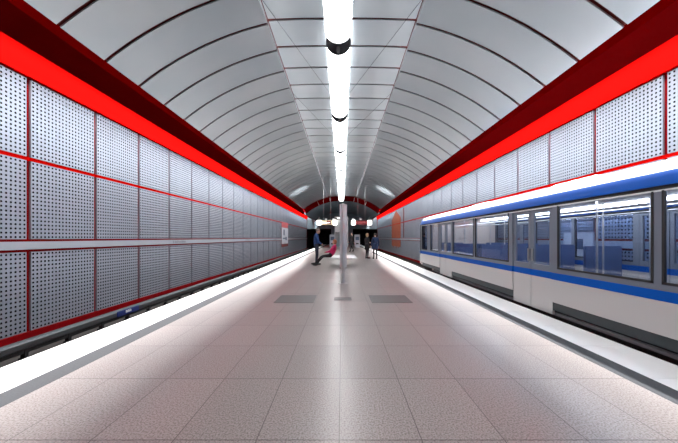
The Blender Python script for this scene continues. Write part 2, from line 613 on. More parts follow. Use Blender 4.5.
# end wall with the two tunnel portals
ew = struct(empty('wall_end'), 'bluish concrete end wall above the two dark tunnel mouths', 'wall')
MB().box(-7.2, 7.2, YE, YE + 0.4, 3.9, 7.2).build('end_wall_panel', 'far_concrete', ew)
MB().box(-7.2, 7.2, YE - 0.25, YE + 0.4, 3.15, 3.9).build('portal_lintel', 'far_concrete', ew)
MB().box(-2.2, 2.2, YE, YE + 0.4, -0.2, 3.15).build('center_pier', 'far_concrete', ew)
for i, sd in enumerate((-1, 1)):
    a, b = sorted((sd * 2.2, sd * 2.4))
    a2, b2 = sorted((sd * 7.1, sd * 7.3))
    a3, b3 = sorted((sd * 2.2, sd * 7.3))
    m = MB().box(a, b, YE + 0.4, YE + 14, -1.3, 3.3).box(a2, b2, YE, YE + 14, -1.3, 3.3).box(a3, b3, YE + 0.4, YE + 14, 3.15, 3.35).box(a3, b3, YE + 13.8, YE + 14, -1.3, 3.3)
    struct(m.build('wall_tunnel_%s' % ('left', 'right')[i], 'tunnel_black'), 'black %s tunnel tube beyond the platform' % ('left', 'right')[i], 'tunnel')

# ------------------------------------------------------------------ running rails and third rail
RPROF = [(-0.07, 0), (0.07, 0), (0.07, 0.02), (0.012, 0.045), (0.012, 0.125), (0.036, 0.14), (0.036, 0.17), (-0.036, 0.17), (-0.036, 0.14), (-0.012, 0.125), (-0.012, 0.045), (-0.07, 0.02)]
for x, lab in ((-4.55, 'steel running rail beside the left platform edge'), (-5.99, 'steel running rail beside the left track wall'),
               (4.55, 'steel running rail beside the right platform edge'), (5.99, 'steel running rail beside the right track wall')):
    o = MB().sweep([(a, b) for a, b in RPROF], Y0 + 0.1, YE + 12).build('running_rail', 'rail_steel')
    o.location = (x, 0, BED)
    tag(o, lab, 'rail', 'running rails')
tr = empty('third_rail', (-6.62, 0, BED - 0.10))
tag(tr, 'grey covered conductor rail on posts below the left wall panels', 'rail')
MB().sweep([(-0.09, 0.33), (0.07, 0.33), (0.10, 0.36), (0.10, 0.46), (0.06, 0.485), (-0.09, 0.485)], Y0 + 0.2, YE - 0.2).build('rail_cover', 'third_grey', tr)
MB().box(-0.05, 0.05, Y0 + 0.2, YE - 0.2, 0.24, 0.33).build('conductor', 'black', tr)
post_me = MB().box(-0.06, 0.08, -0.06, 0.06, 0.10, 0.15).box(-0.03, 0.06, -0.04, 0.04, 0.15, 0.34).mesh('post', 'black')
for k in range(-4, 52):
    link('post', post_me, tr, (0, 6.45 + 1.03 * k, 0))
sg = empty('track_sign', (-6.51, 9.45, BED + 0.31))
tag(sg, 'small blue sign with white mark fixed to the left conductor rail cover', 'sign')
MB().box(-0.008, 0.012, -0.47, 0.47, -0.075, 0.075).build('sign_plate', 'sign_blue', sg)
m = MB()
for q in range(6):
    m.box(0.012, 0.016, -0.13 + q * 0.042, -0.10 + q * 0.042, -0.03, 0.035 if q % 2 else 0.055)
m.build('sign_mark', 'white_plain', sg)

# ------------------------------------------------------------------ central luminaire
LR = 0.31
LZ = 4.70 + EYE + LR
SEG0, SEGL = 7.60, 4.66


def half_round(r, n=20, z=0):
    return [(r * math.cos(PI - 0.35 + (PI + 0.7) * i / n), z + r * math.sin(PI - 0.35 + (PI + 0.7) * i / n)) for i in range(n + 1)]


dif_me = MB().sweep(half_round(LR, 24), 0.38, SEGL - 0.12).mesh('diffuser', 'diffuser', smooth=40)
hou_me = MB().box(-0.25, 0.25, 0.002, SEGL - 0.002, 0.11, 0.17).mesh('housing', 'lamp_grey', bevel=0.01)
cap_me = MB().sweep([(x, z) for x, z in half_round(LR + 0.012, 24)], 0.34, 0.38).mesh('end_cap', 'cap_grey', smooth=40)
cap2_me = MB().sweep([(x, z) for x, z in half_round(LR + 0.012, 24)], SEGL - 0.12, SEGL - 0.09).mesh('end_cap', 'lamp_grey', smooth=40)
brk_me = MB().box(-0.045, 0.045, 0.02, 0.33, -0.30, 0.11).box(-0.28, 0.28, 0.10, 0.20, -0.13, 0.0).mesh('bracket', 'dark_metal', bevel=0.008)
spm = MB()
for sx in (-0.05, 0.05):
    spm.box(sx - 0.012, sx + 0.012, 0.40, SEGL - 0.08, -LR - 0.004, -LR + 0.01)
for q in range(6):
    spm.box(-0.03, 0.03, 0.75 + q * 0.68, 0.79 + q * 0.68, -LR - 0.006, -LR + 0.008)
spine_me = spm.mesh('lens_seam', 'lens_seam')
words = ['overhead', 'first', 'second', 'third', 'fourth', 'fifth', 'sixth', 'last']
for k in range(-2, 7):
    y = SEG0 + SEGL * (k - 0)
    y -= 0
    seg_lab = 'white half round tube luminaire segment, ' + {-2: 'just behind the view', -1: 'nearest one overhead at the top edge', 0: 'next one beyond the first dark bracket', 1: 'third from the top edge', 2: 'fourth from the top edge',
                                                           3: 'fifth from the top edge', 4: 'sixth from the top edge', 5: 'seventh from the top edge', 6: 'last before the dark red arch'}[k]
    L = empty('tube_luminaire', (0.0 - 0.09, y, LZ))
    tag(L, seg_lab, 'ceiling light', 'tube luminaire segments')
    link('diffuser', dif_me, L)
    link('lens_seam', spine_me, L)
    link('housing', hou_me, L)
    link('end_cap', cap_me, L)
    link('end_cap', cap2_me, L)
    link('bracket', brk_me, L)
    for s in (-1, 1):
        MB().tube((s * 0.2, SEGL - 1.2, 0.16), (s * 0.2, SEGL - 1.2, 6.885 - LZ), 0.008, n=6).build('hanger_rod', 'dark_metal', L)

for k in range(-1, 2):
    y = SEG0 + SEGL * k
    for s in (-1, 1):
        MB().tube((s * 0.28 - 0.09, y + SEGL - 0.9, LZ + 0.175), (s * 1.86, y + SEGL - 5.3, 6.85), 0.006, n=6).build('stay_wire', 'dark_metal', ceil['ceiling_center'])

# ------------------------------------------------------------------ platform furniture
gr = {}
for nm, x0, x1, y0, y1, lab in (('l', -1.49, -0.62, 6.73, 7.60, 'square grey floor grate left of the thin steel pole'), ('r', 0.65, 1.54, 6.73, 7.60, 'square grey floor grate right of the thin steel pole'),
                               ('m', -0.18, 0.22, 7.02, 7.34, 'small grey floor plate in line with the thin steel pole')):
    g = empty('floor_grate', ((x0 + x1) / 2, (y0 + y1) / 2, 0.001))
    tag(g, lab, 'floor grate')
    hw, hl = (x1 - x0) / 2, (y1 - y0) / 2
    m = MB()
    for a in ((-hw, hw, -hl, -hl + 0.03), (-hw, hw, hl - 0.03, hl), (-hw, -hw + 0.03, -hl + 0.03, hl - 0.03), (hw - 0.03, hw, -hl + 0.03, hl - 0.03)):
        m.box(*a, 0.0, 0.006)
    m.build('frame', 'grate', g)
    m = MB().box(-hw + 0.03, hw - 0.03, -hl + 0.03, hl - 0.03, 0.0, 0.002)
    n = int((2 * hw - 0.06) / 0.03)
    for i in range(n):
        x = -hw + 0.04 + i * 0.03
        m.box(x, x + 0.017, -hl + 0.03, hl - 0.03, 0.002, 0.005)
    m.build('grating', 'grate', g)

p = empty('steel_pole', (0.03, 9.6, 0))
tag(p, 'thin steel pole with round base plate in the middle of the platform', 'pole')
MB().lathe([(0.054, 0.015), (0.054, 2.44), (0.046, 2.47)], 24).build('shaft', 'steel', p, smooth=40)
MB().lathe([(0.15, 0.0), (0.15, 0.012), (0.07, 0.02), (0.062, 0.06)], 28).build('base_plate', 'steel', p, smooth=40)

c = empty('round_column', (0.06, 14.4, 0))
tag(c, 'thick round brushed steel column behind the thin pole', 'column')
MB().lathe([(0.17, 0.06), (0.17, 2.90)], 36).build('casing', 'steel_light', c, smooth=40)
MB().lathe([(0.185, 0.0), (0.185, 0.06)], 36).build('base_ring', 'steel', c, smooth=40)
MB().lathe([(0.178, 2.90), (0.178, 2.94), (0.14, 2.96)], 36).build('top_cap', 'steel', c, smooth=40)

# double sided bench behind the column
b = empty('platform_bench', (0.05, 16.3, 0))
tag(b, 'double sided bench with white seats behind the round column', 'bench')
MB().box(-0.04, 0.04, -1.25, 1.25, 0.30, 0.38).build('beam', 'steel', b, bevel=0.008)
for y in (-1.0, 1.0):
    MB().tube((0, y, 0.02), (0, y, 0.31), 0.045).box(-0.22, 0.22, y - 0.06, y + 0.06, 0, 0.02).build('leg', 'steel', b)
for sd in (-1, 1):
    for q in range(4):
        y = -0.93 + q * 0.62
        pr = [(sd * 0.10, 0.425), (sd * 0.30, 0.425), (sd * 0.66, 0.44), (sd * 0.68, 0.42), (sd * 0.66, 0.41), (sd * 0.30, 0.38), (sd * 0.08, 0.39)]
        MB().sweep(pr, y - 0.28, y + 0.28).build('seat', 'white_plain', b, smooth=35)
        pr = [(sd * 0.10, 0.40), (sd * 0.06, 0.60), (sd * 0.035, 0.82), (sd * 0.015, 0.82), (sd * 0.035, 0.60), (sd * 0.075, 0.40)]
        MB().sweep(pr, y - 0.28, y + 0.28).build('backrest', 'white_plain', b, smooth=35)
        MB().box(min(sd * 0.03, sd * 0.45), max(sd * 0.03, sd * 0.45), y - 0.02, y + 0.02, 0.345, 0.39).build('bracket', 'steel', b)


# hanging signs
def hanging_sign(x0, x1, y, lab, left):
    s = empty('hanging_sign', ((x0 + x1) / 2, y, 2.68))
    tag(s, lab, 'sign', 'hanging signs')
    h = (x1 - x0) / 2
    MB().box(-h + 0.42, h - 0.42, -0.10, 0.10, 0.03, 0.45).build('sign_box', 'sign_yellow' if left else 'sign_red', s, bevel=0.01)
    m = MB()
    if left:
        m.box(-0.02, 0.42, -0.105, -0.101, 0.07, 0.41)
        m.build('dark_field', 'sign_red', s)
        MB().box(-0.52, 0.3, -0.109, -0.106, 0.20, 0.25).build('sign_line', 'sign_white', s)
    else:
        for q in range(7):
            m.box(-0.5 + q * 0.15, -0.4 + q * 0.15, -0.105, -0.101, 0.16, 0.30 + 0.03 * (q % 3))
        m.build('sign_line', 'poster_red', s)
    for sx in (-1, 1):
        a, b2 = sorted((sx * h, sx * (h - 0.41)))
        MB().box(a, b2, -0.2, 0.2, 0.0, 0.47).build('lamp_cube', 'sign_white', s, bevel=0.02)
    for dx in ((-0.1, h - 0.35) if left else (-h + 0.2, -0.1)):
        MB().box(dx - 0.11, dx + 0.11, -0.12, 0.12, 0.50, 0.64).box(dx - 0.02, dx + 0.02, -0.02, 0.02, 0.44, 0.5).build('speaker', 'white_plain', s, bevel=0.02)
    # small floodlight on the outer end, aimed up at the vault
    so = -1 if left else 1
    fx = so * (h - 0.2)
    MB().tube((fx, 0, 0.47), (fx, 0, 0.62), 0.02, n=8).tube((fx - so * 0.07, 0, 0.62), (fx + so * 0.08, -0.03, 0.76), 0.06, 0.08, n=16).build('floodlight', 'dark_metal', s)
    sp = bpy.data.lights.new('floodlight_beam', 'SPOT')
    sp.energy = FLOOD
    sp.spot_size = math.radians(48)
    sp.spot_blend = 1.0
    sp.shadow_soft_size = 0.07
    spo = bpy.data.objects.new('floodlight_beam', sp)
    C.objects.link(spo)
    p = Vector(((x0 + x1) / 2 + fx + so * 0.12, y - 0.05, 2.68 + 0.80))
    spo.location = p
    spo.rotation_euler = (Vector((so * 4.1, 29.8, 5.9)) - p).to_track_quat('-Z', 'Y').to_euler()
    for dx in (-h * 0.35, h * 0.35):
        x = (x0 + x1) / 2 + dx
        top = VZ + math.sqrt(VR ** 2 - x * x) if abs(x) > 1.88 else 6.865
        MB().tube((dx, 0, 0.45), (dx, 0, top - 2.68), 0.010, n=8).build('hanger', 'steel', s)


hanging_sign(-2.5, -0.5, 31.0, 'hanging platform sign with lit white ends and yellow strip, left of the column', True)
hanging_sign(0.93, 2.96, 31.0, 'hanging platform sign with lit white ends and dark red field, right of the column', False)

# glass lift and machines at the far end
lf = empty('glass_lift', (-0.1, 47.0, 0))
tag(lf, 'glass and steel lift shaft in the middle of the far platform', 'lift')
for sx in (-1, 1):
    for sy in (-1, 1):
        MB().box(sx * 0.95 - 0.06, sx * 0.95 + 0.06, sy * 0.95 - 0.06, sy * 0.95 + 0.06, 0, 4.4).build('corner_post', 'steel_light', lf)
MB().box(-0.88, 0.88, -0.96, -0.94, 0.1, 2.25).build('door_glass', 'lift_glass', lf)
MB().box(-0.96, -0.94, -0.88, 0.88, 0.1, 4.2).build('side_glass', 'lift_glass', lf)
MB().box(0.94, 0.96, -0.88, 0.88, 0.1, 4.2).build('side_glass', 'lift_glass', lf)
MB().box(-0.88, 0.88, -1.0, -0.9, 2.25, 2.6).build('door_header', 'white_plain', lf)
MB().box(-0.9, 0.9, 0.7, 0.95, 0.0, 4.2).build('rear_wall', 'white_plain', lf)
MB().box(-1.02, 1.02, -1.02, 1.02, 4.4, 4.55).build('roof', 'steel_light', lf)
MB().box(-0.6, 0.6, -0.5, 0.5, 4.33, 4.39).build('lamp', 'sign_white', lf)
for x, lab, y in ((2.2, 'grey ticket machine on the far platform, right of the lift', 45.0), (-1.35, 'grey ticket machine on the far platform, left of the lift', 44.0)):
    t = empty('ticket_machine', (x, y, 0))
    tag(t, lab, 'ticket machine', 'ticket machines')
    MB().box(-0.38, 0.38, -0.3, 0.3, 0, 1.85).build('body', 'band_grey', t, bevel=0.02)
    MB().box(-0.26, 0.26, -0.32, -0.30, 1.05, 1.55).build('screen', 'poster_blue', t)
    MB().box(-0.2, 0.2, -0.33, -0.30, 0.45, 0.65).build('tray', 'dark_metal', t)

# ------------------------------------------------------------------ pictures on the track walls
mu = empty('wall_mural', (WALL - 0.045, 40.1, 0))
tag(mu, 'tall orange brown gabled house shape on the right track wall', 'mural')


def board(parent, name, ma, pts, t=0.012, mats=None):
    """outline of (y, z) extruded in x"""
    m = MB()
    n = len(pts)
    m.v = [(0, a, b) for a, b in pts] + [(t, a, b) for a, b in pts]
    m.f = [tuple(range(n)), tuple(range(2 * n - 1, n - 1, -1))] + [(i, (i + 1) % n, n + (i + 1) % n, n + i) for i in range(n)]
    m.m = [0] * len(m.f)
    return m.build(name, ma, parent)


board(mu, 'upper_board', 'mural_orange', [(-3.3, 3.22), (3.3, 3.22), (3.3, 3.9), (2.9, 3.9), (0.4, 4.72), (-0.1, 4.9), (-0.6, 4.72), (-2.9, 4.0), (-3.3, 3.9)])
board(mu, 'middle_board', 'mural_orange', [(-3.3, 1.385), (3.3, 1.385), (3.3, 3.13), (-3.3, 3.13)])
board(mu, 'lower_board', 'mural_orange', [(-3.3, 0.30), (-2.2, 0.30), (-2.2, 0.12), (-1.8, 0.12), (-1.8, 0.30), (-0.6, 0.30), (-0.6, 0.05), (-0.1, 0.05), (-0.1, 0.30), (1.6, 0.30), (1.6, 0.1), (2.1, 0.1), (2.1, 0.3), (3.3, 0.3), (3.3, 1.10), (-3.3, 1.10)])
st = empty('wall_mural', (WALL - 0.045, 35.0, 0))
tag(st, 'narrow dark red vertical strip beside the orange house shape, right track wall', 'mural')
board(st, 'upper_board', 'mural_brown', [(-0.28, 3.22), (0.28, 3.22), (0.28, 4.8), (-0.28, 4.8)])
board(st, 'middle_board', 'mural_brown', [(-0.28, 1.42), (0.28, 1.42), (0.28, 3.13), (-0.28, 3.13)])

po = empty('wall_poster', (-WALL + 0.04, 37.8, 0))
tag(po, 'large pale picture with red header on the left track wall', 'poster')
board(po, 'header', 'poster_red', [(-2.1, 2.62), (2.1, 2.62), (2.1, 3.27), (-2.1, 3.27)])
board(po, 'picture', 'poster_pale', [(-2.1, 0.68), (2.1, 0.68), (2.1, 2.6), (-2.1, 2.6)])
m = MB()
m.box(0.013, 0.02, -1.0, -0.2, 1.7, 2.4).box(0.013, 0.02, 0.3, 1.2, 1.1, 1.5).box(0.013, 0.02, -1.4, 0.4, 1.25, 1.4)
m.build('figures', 'poster_blue', po)
board(po, 'footer', 'mural_brown', [(-2.1, 0.33), (2.1, 0.33), (2.1, 0.66), (-2.1, 0.66)])
for yy in (-2.1, 2.06):
    board(po, 'side_frame', 'poster_red', [(yy, 0.66), (yy + 0.04, 0.66), (yy + 0.04, 2.62), (yy, 2.62)], 0.02)

no = empty('wall_poster', (WALL - 0.06, 9.12, 0.53))
tag(no, 'pale framed notice on the right wall seen through the train windows', 'poster')
board(no, 'sheet', 'notice_paper', [(-0.56, 0.02), (0.56, 0.02), (0.56, 1.03), (-0.56, 1.03)])
m = MB()
for (a, b2, c2, d2) in ((-0.58, 0.58, 0, 0.03), (-0.58, 0.58, 1.02, 1.05), (-0.58, -0.55, 0.03, 1.02), (0.55, 0.58, 0.03, 1.02)):
    m.box(-0.012, 0.02, a, b2, c2, d2)
m.build('frame', 'steel_light', no)
MB().box(-0.006, 0.0, -0.2, 0.18, 0.55, 0.85).build('picture', 'poster_blue', no)

# ------------------------------------------------------------------ metro train
TX, HW = 5.27, 1.45
TY1 = 15.3
TLEN = 18.0
TY0 = TY1 - TLEN
tn = empty('metro_train', (TX, TY0, RAILTOP))
tag(tn, 'white metro train with blue bands and long windows on the right track', 'train')
tz = -RAILTOP     # platform level in train coordinates


def Z(z):
    return z + tz


doors = [(3.15, 4.45), (8.35, 9.65), (13.55, 14.85)]
wins = [(0.5, 1.6), (1.7, 3.0), (4.6, 6.4), (6.5, 8.2), (9.8, 11.6), (11.7, 13.4), (15.0, 16.1)]
cabw = (16.6, 17.5)
WZ0, WZ1 = 0.86, 1.985
opens = sorted(wins + [cabw])
for s in (-1, 1):
    xo, xi = s * HW, s * (HW - 0.06)
    xa, xb = min(xo, xi), max(xo, xi)
    solid = []
    prev = 0.0
    for d0, d1 in doors + [(TLEN - 0.35, TLEN - 0.35)]:
        solid.append((prev, d0))
        prev = d1
    m = MB()
    mb_blue = MB()
    mb_skirt = MB()
    mp = MB()
    for a, e in solid:
        m.box(xa, xb, a, e, Z(0.25), Z(0.66))
        mb_blue.box(xa - 0.002, xb + 0.002, a, e, Z(0.66), Z(0.785))
        mp.box(xa, xb, a, e, Z(0.785), Z(WZ0))
        pos = a
        for o0, o1 in [q for q in opens if q[0] >= a and q[1] <= e]:
            mp.box(xa, xb, pos, o0, Z(WZ0), Z(WZ1))
            pos = o1
        mp.box(xa, xb, pos, e, Z(WZ0), Z(WZ1))
    m.build('side_panel', 'train_silver', tn)
    mb_blue.build('blue_stripe', 'train_blue', tn)
    mp.build('window_band', 'train_band', tn)
    a, e = sorted((s * (HW - 0.12), s * (HW - 0.03)))
    MB().box(a, e, 0.0, TLEN - 0.5, Z(0.10), Z(0.25)).build('skirt', 'train_dark', tn)
    a, e = sorted((s * (HW - 0.07), s * (HW - 0.02)))
    MB().box(a, e, 0.0, TLEN - 0.35, Z(1.985), Z(2.045)).build('dark_strip', 'black', tn)  # black strip between the windows and the blue cantrail
    MB().box(xa - 0.004, xb + 0.012 if s > 0 else xb, 0.0, TLEN - 0.35, Z(1.975), Z(1.995)).build('drip_rail', 'train_white', tn)
    MB().sweep([(s * HW, Z(2.045)), (s * (HW - 0.02), Z(2.15)), (s * (HW - 0.075), Z(2.225)), (s * (HW - 0.13), Z(2.21)), (s * (HW - 0.09), Z(2.045))], 0.0, TLEN - 0.35).build('blue_cantrail', 'train_blue', tn, smooth=50)
    for o0, o1 in opens:
        wname = 'cab_window' if (o0, o1) == cabw else 'window_pane'
        wo = MB().box(min(s * (HW - 0.035), s * (HW - 0.025)), max(s * (HW - 0.035), s * (HW - 0.025)), o0, o1, Z(WZ0), Z(WZ1)).build(wname, 'train_glass', tn)
        fm = MB()
        x0_, x1_ = sorted((s * (HW - 0.02), s * (HW + 0.006)))
        for (p0, p1, q0, q1) in ((o0, o1, WZ0, WZ0 + 0.03), (o0, o0 + 0.03, WZ0, WZ1), (o1 - 0.03, o1, WZ0, WZ1)):
            fm.box(x0_, x1_, p0, p1, Z(q0), Z(q1))
        fm.build('window_seal', 'black', wo)
    for d0, d1 in doors:
        mid = (d0 + d1) / 2
        for q0, q1 in ((d0 + 0.01, mid - 0.008), (mid + 0.008, d1 - 0.01)):
            dm = MB()
            xd0, xd1 = sorted((s * (HW - 0.065), s * (HW - 0.02)))
            dm.box(xd0, xd1, q0, q1, Z(0.02), Z(0.66), 0)
            dm.box(xd0, xd1, q0, q1, Z(0.66), Z(0.785), 1)
            dm.box(xd0, xd1, q0, q1, Z(0.785), Z(0.90), 2)
            dm.box(xd0, xd1, q0, q0 + 0.08, Z(0.90), Z(1.9), 2)
            dm.box(xd0, xd1, q1 - 0.08, q1, Z(0.90), Z(1.9), 2)
            dm.box(xd0, xd1, q0, q1, Z(1.9), Z(1.98), 2)
            leaf = dm.build('door_leaf', ['train_silver', 'train_blue', 'train_band'], tn)
            xg0, xg1 = sorted((s * (HW - 0.045), s * (HW - 0.038)))
            MB().box(xg0, xg1, q0 + 0.08, q1 - 0.08, Z(0.9), Z(1.9)).build('door_glass', 'train_glass', leaf)
            hy = q1 - 0.06 if q1 < mid else q0 + 0.06
            xh = s * (HW - 0.0)
            MB().tube((xh, hy, Z(0.95)), (xh, hy, Z(1.2)), 0.012, n=8).tube((xh, hy, Z(0.97)), (s * (HW - 0.03), hy, Z(0.97)), 0.008, n=8).build('handle', 'steel', leaf)
# roof
rp = [(1.375, 2.21), (1.30, 2.30), (1.07, 2.41), (0.67, 2.525), (0.25, 2.565), (0, 2.57)]
rout = [(-x, Z(z)) for x, z in rp] + [(x, Z(z)) for x, z in reversed(rp[:-1])]
rin = [(x * 0.97, z - 0.05) for x, z in reversed(rout)]
MB().sweep(rout + rin, 0.0, TLEN - 0.35).build('roof', 'train_white', tn, smooth=40)
for y in (4.0, 8.6, 13.0):
    MB().sweep([(-0.5, Z(2.53)), (-0.42, Z(2.62)), (0.42, Z(2.62)), (0.5, Z(2.53))], y, y + 1.2).build('roof_vent', 'train_silver', tn)
# interior
MB().box(-1.38, 1.38, 0.1, TLEN - 1.9, Z(0.0), Z(0.04)).build('interior_floor', 'train_floor', tn)
MB().sweep([(-1.36, Z(2.07)), (-1.0, Z(2.17)), (1.0, Z(2.17)), (1.36, Z(2.07)), (1.36, Z(2.1)), (1.0, Z(2.2)), (-1.0, Z(2.2)), (-1.36, Z(2.1))], 0.1, TLEN - 1.9).build('interior_ceiling', 'train_lining', tn)
for s in (-1, 1):
    for q in range(9):
        a = 0.3 + q * 1.75
        MB().box(s * 0.72 - 0.07, s * 0.72 + 0.07, a, a + 1.6, Z(2.11), Z(2.168)).build('ceiling_lamp', 'train_lamp', tn)
MB().box(-1.35, 1.35, TLEN - 1.9, TLEN - 1.82, Z(0.0), Z(2.2)).build('cab_bulkhead', 'train_lining', tn)
MB().box(-1.38, 1.38, 0.0, 0.08, Z(0.0), Z(2.25)).build('end_bulkhead', 'train_lining', tn)
seat_prof = [(0.0, 0.40), (0.42, 0.43), (0.44, 0.40), (0.44, 0.36), (0.0, 0.33)]
for (b0, b1e) in ((0.25, 2.9), (4.75, 8.1), (10.0, 13.3), (15.0, 15.95)):
    for s in (-1, 1):
        y = b0
        b1 = 6.3 if (s == -1 and b0 == 4.75) else b1e
        while y + 1.5 < b1 + 0.2 or (b1e - b0 < 1.2 and y == b0):
            for face in ((1, -1) if b1e - b0 > 1.2 else (1,)):
                yb = y if face > 0 else y + 1.55
                x0_, x1_ = sorted((s * 0.45, s * 1.34))
                st_ = MB()
                st_.box(x0_, x1_, min(yb + face * 0.02, yb + face * 0.46), max(yb + face * 0.02, yb + face * 0.46), Z(0.42), Z(0.50)).build('seat', 'train_seat', tn, bevel=0.02)
                bk = MB().box(x0_, x1_, min(yb, yb + face * 0.07), max(yb, yb + face * 0.07), Z(0.45), Z(1.22)).build('seat_back', 'train_seat', tn, bevel=0.02)
                MB().box(s * 0.9 - 0.05, s * 0.9 + 0.05, min(yb + face * 0.1, yb + face * 0.3), max(yb + face * 0.1, yb + face * 0.3), Z(0.04), Z(0.42)).build('seat_foot', 'train_seatshell', tn)
            y += 1.62
            if b1e - b0 < 1.2:
                break
for y in (3.3, 4.4, 8.5, 9.55, 13.7, 14.75):
    for s in (-1, 1):
        MB().tube((s * 0.5, y, Z(0.04)), (s * 0.5, y, Z(2.17)), 0.018, n=10).build('grab_pole', 'steel', tn)
MB().tube((-0.5, 0.4, Z(1.9)), (-0.5, TLEN - 2.1, Z(1.9)), 0.016, n=8).build('grab_rail', 'steel', tn)
MB().tube((0.5, 0.4, Z(1.9)), (0.5, TLEN - 2.1, Z(1.9)), 0.016, n=8).build('grab_rail', 'steel', tn)
# cab front
fy = TLEN
MB().box(-1.45, 1.45, fy - 0.35, fy - 0.05, Z(0.12), Z(0.66)).build('front_apron', 'train_silver', tn, bevel=0.06)
MB().box(-1.45, 1.45, fy - 0.35, fy - 0.05, Z(0.66), Z(0.785)).build('front_stripe', 'train_blue', tn, bevel=0.03)
m = MB().box(-1.45, -1.25, fy - 0.35, fy - 0.1, Z(0.785), Z(2.045)).box(1.25, 1.45, fy - 0.35, fy - 0.1, Z(0.785), Z(2.045)).box(-1.25, 1.25, fy - 0.35, fy - 0.1, Z(0.785), Z(1.0))
m.build('front_frame', 'train_dark', tn, bevel=0.02)
MB().sweep(rout[:] + [(1.45, Z(2.045)), (-1.45, Z(2.045))], fy - 0.35, fy - 0.1).build('front_hood', 'train_blue', tn)
MB().box(-1.25, 1.25, fy - 0.24, fy - 0.22, Z(1.0), Z(2.045)).build('windscreen', 'train_glass', tn)
for s in (-1, 1):
    MB().tube((s * 0.95, fy - 0.07, Z(0.5)), (s * 0.95, fy - 0.03, Z(0.5)), 0.09, n=20).build('headlamp', 'head_lamp', tn)
MB().tube((0, fy - 0.2, Z(0.0)), (0, fy + 0.15, Z(0.0)), 0.11, n=14).build('coupler', 'dark_metal', tn)
MB().box(-1.3, 1.3, 0.0, TLEN - 0.4, Z(-0.15), Z(0.1)).build('underframe', 'black', tn)
for yb in (2.6, 14.2):
    bg = MB().box(-0.95, 0.95, yb - 1.6, yb + 1.6, 0.42, 0.62).box(-0.95, -0.8, yb - 1.7, yb + 1.7, 0.3, 0.55).box(0.8, 0.95, yb - 1.7, yb + 1.7, 0.3, 0.55).box(-0.6, 0.6, yb - 0.6, yb + 0.6, 0.62, 0.82).build('bogie', 'dark_metal', tn)
    for ya in (yb - 1.0, yb + 1.0):
        for s in (-1, 1):
            MB().tube((s * 0.66, ya, 0.42), (s * 0.79, ya, 0.42), 0.42, n=32).build('wheel', 'rail_steel', bg, smooth=40)
        MB().tube((-0.66, ya, 0.42), (0.66, ya, 0.42), 0.07).build('axle', 'rail_steel', bg)


# ------------------------------------------------------------------ people
def eval_mesh(o):
    dg = bpy.context.evaluated_depsgraph_get()
    dg.update()
    return bpy.data.meshes.new_from_object(o.evaluated_get(dg))


def seg_dist(P, a, b):
    a, b = np.array(a), np.array(b)
    d = b - a
    t = np.clip(((P - a) @ d) / max(1e-9, d @ d), 0, 1)
    return np.linalg.norm(P - (a + t[:, None] * d), axis=1)


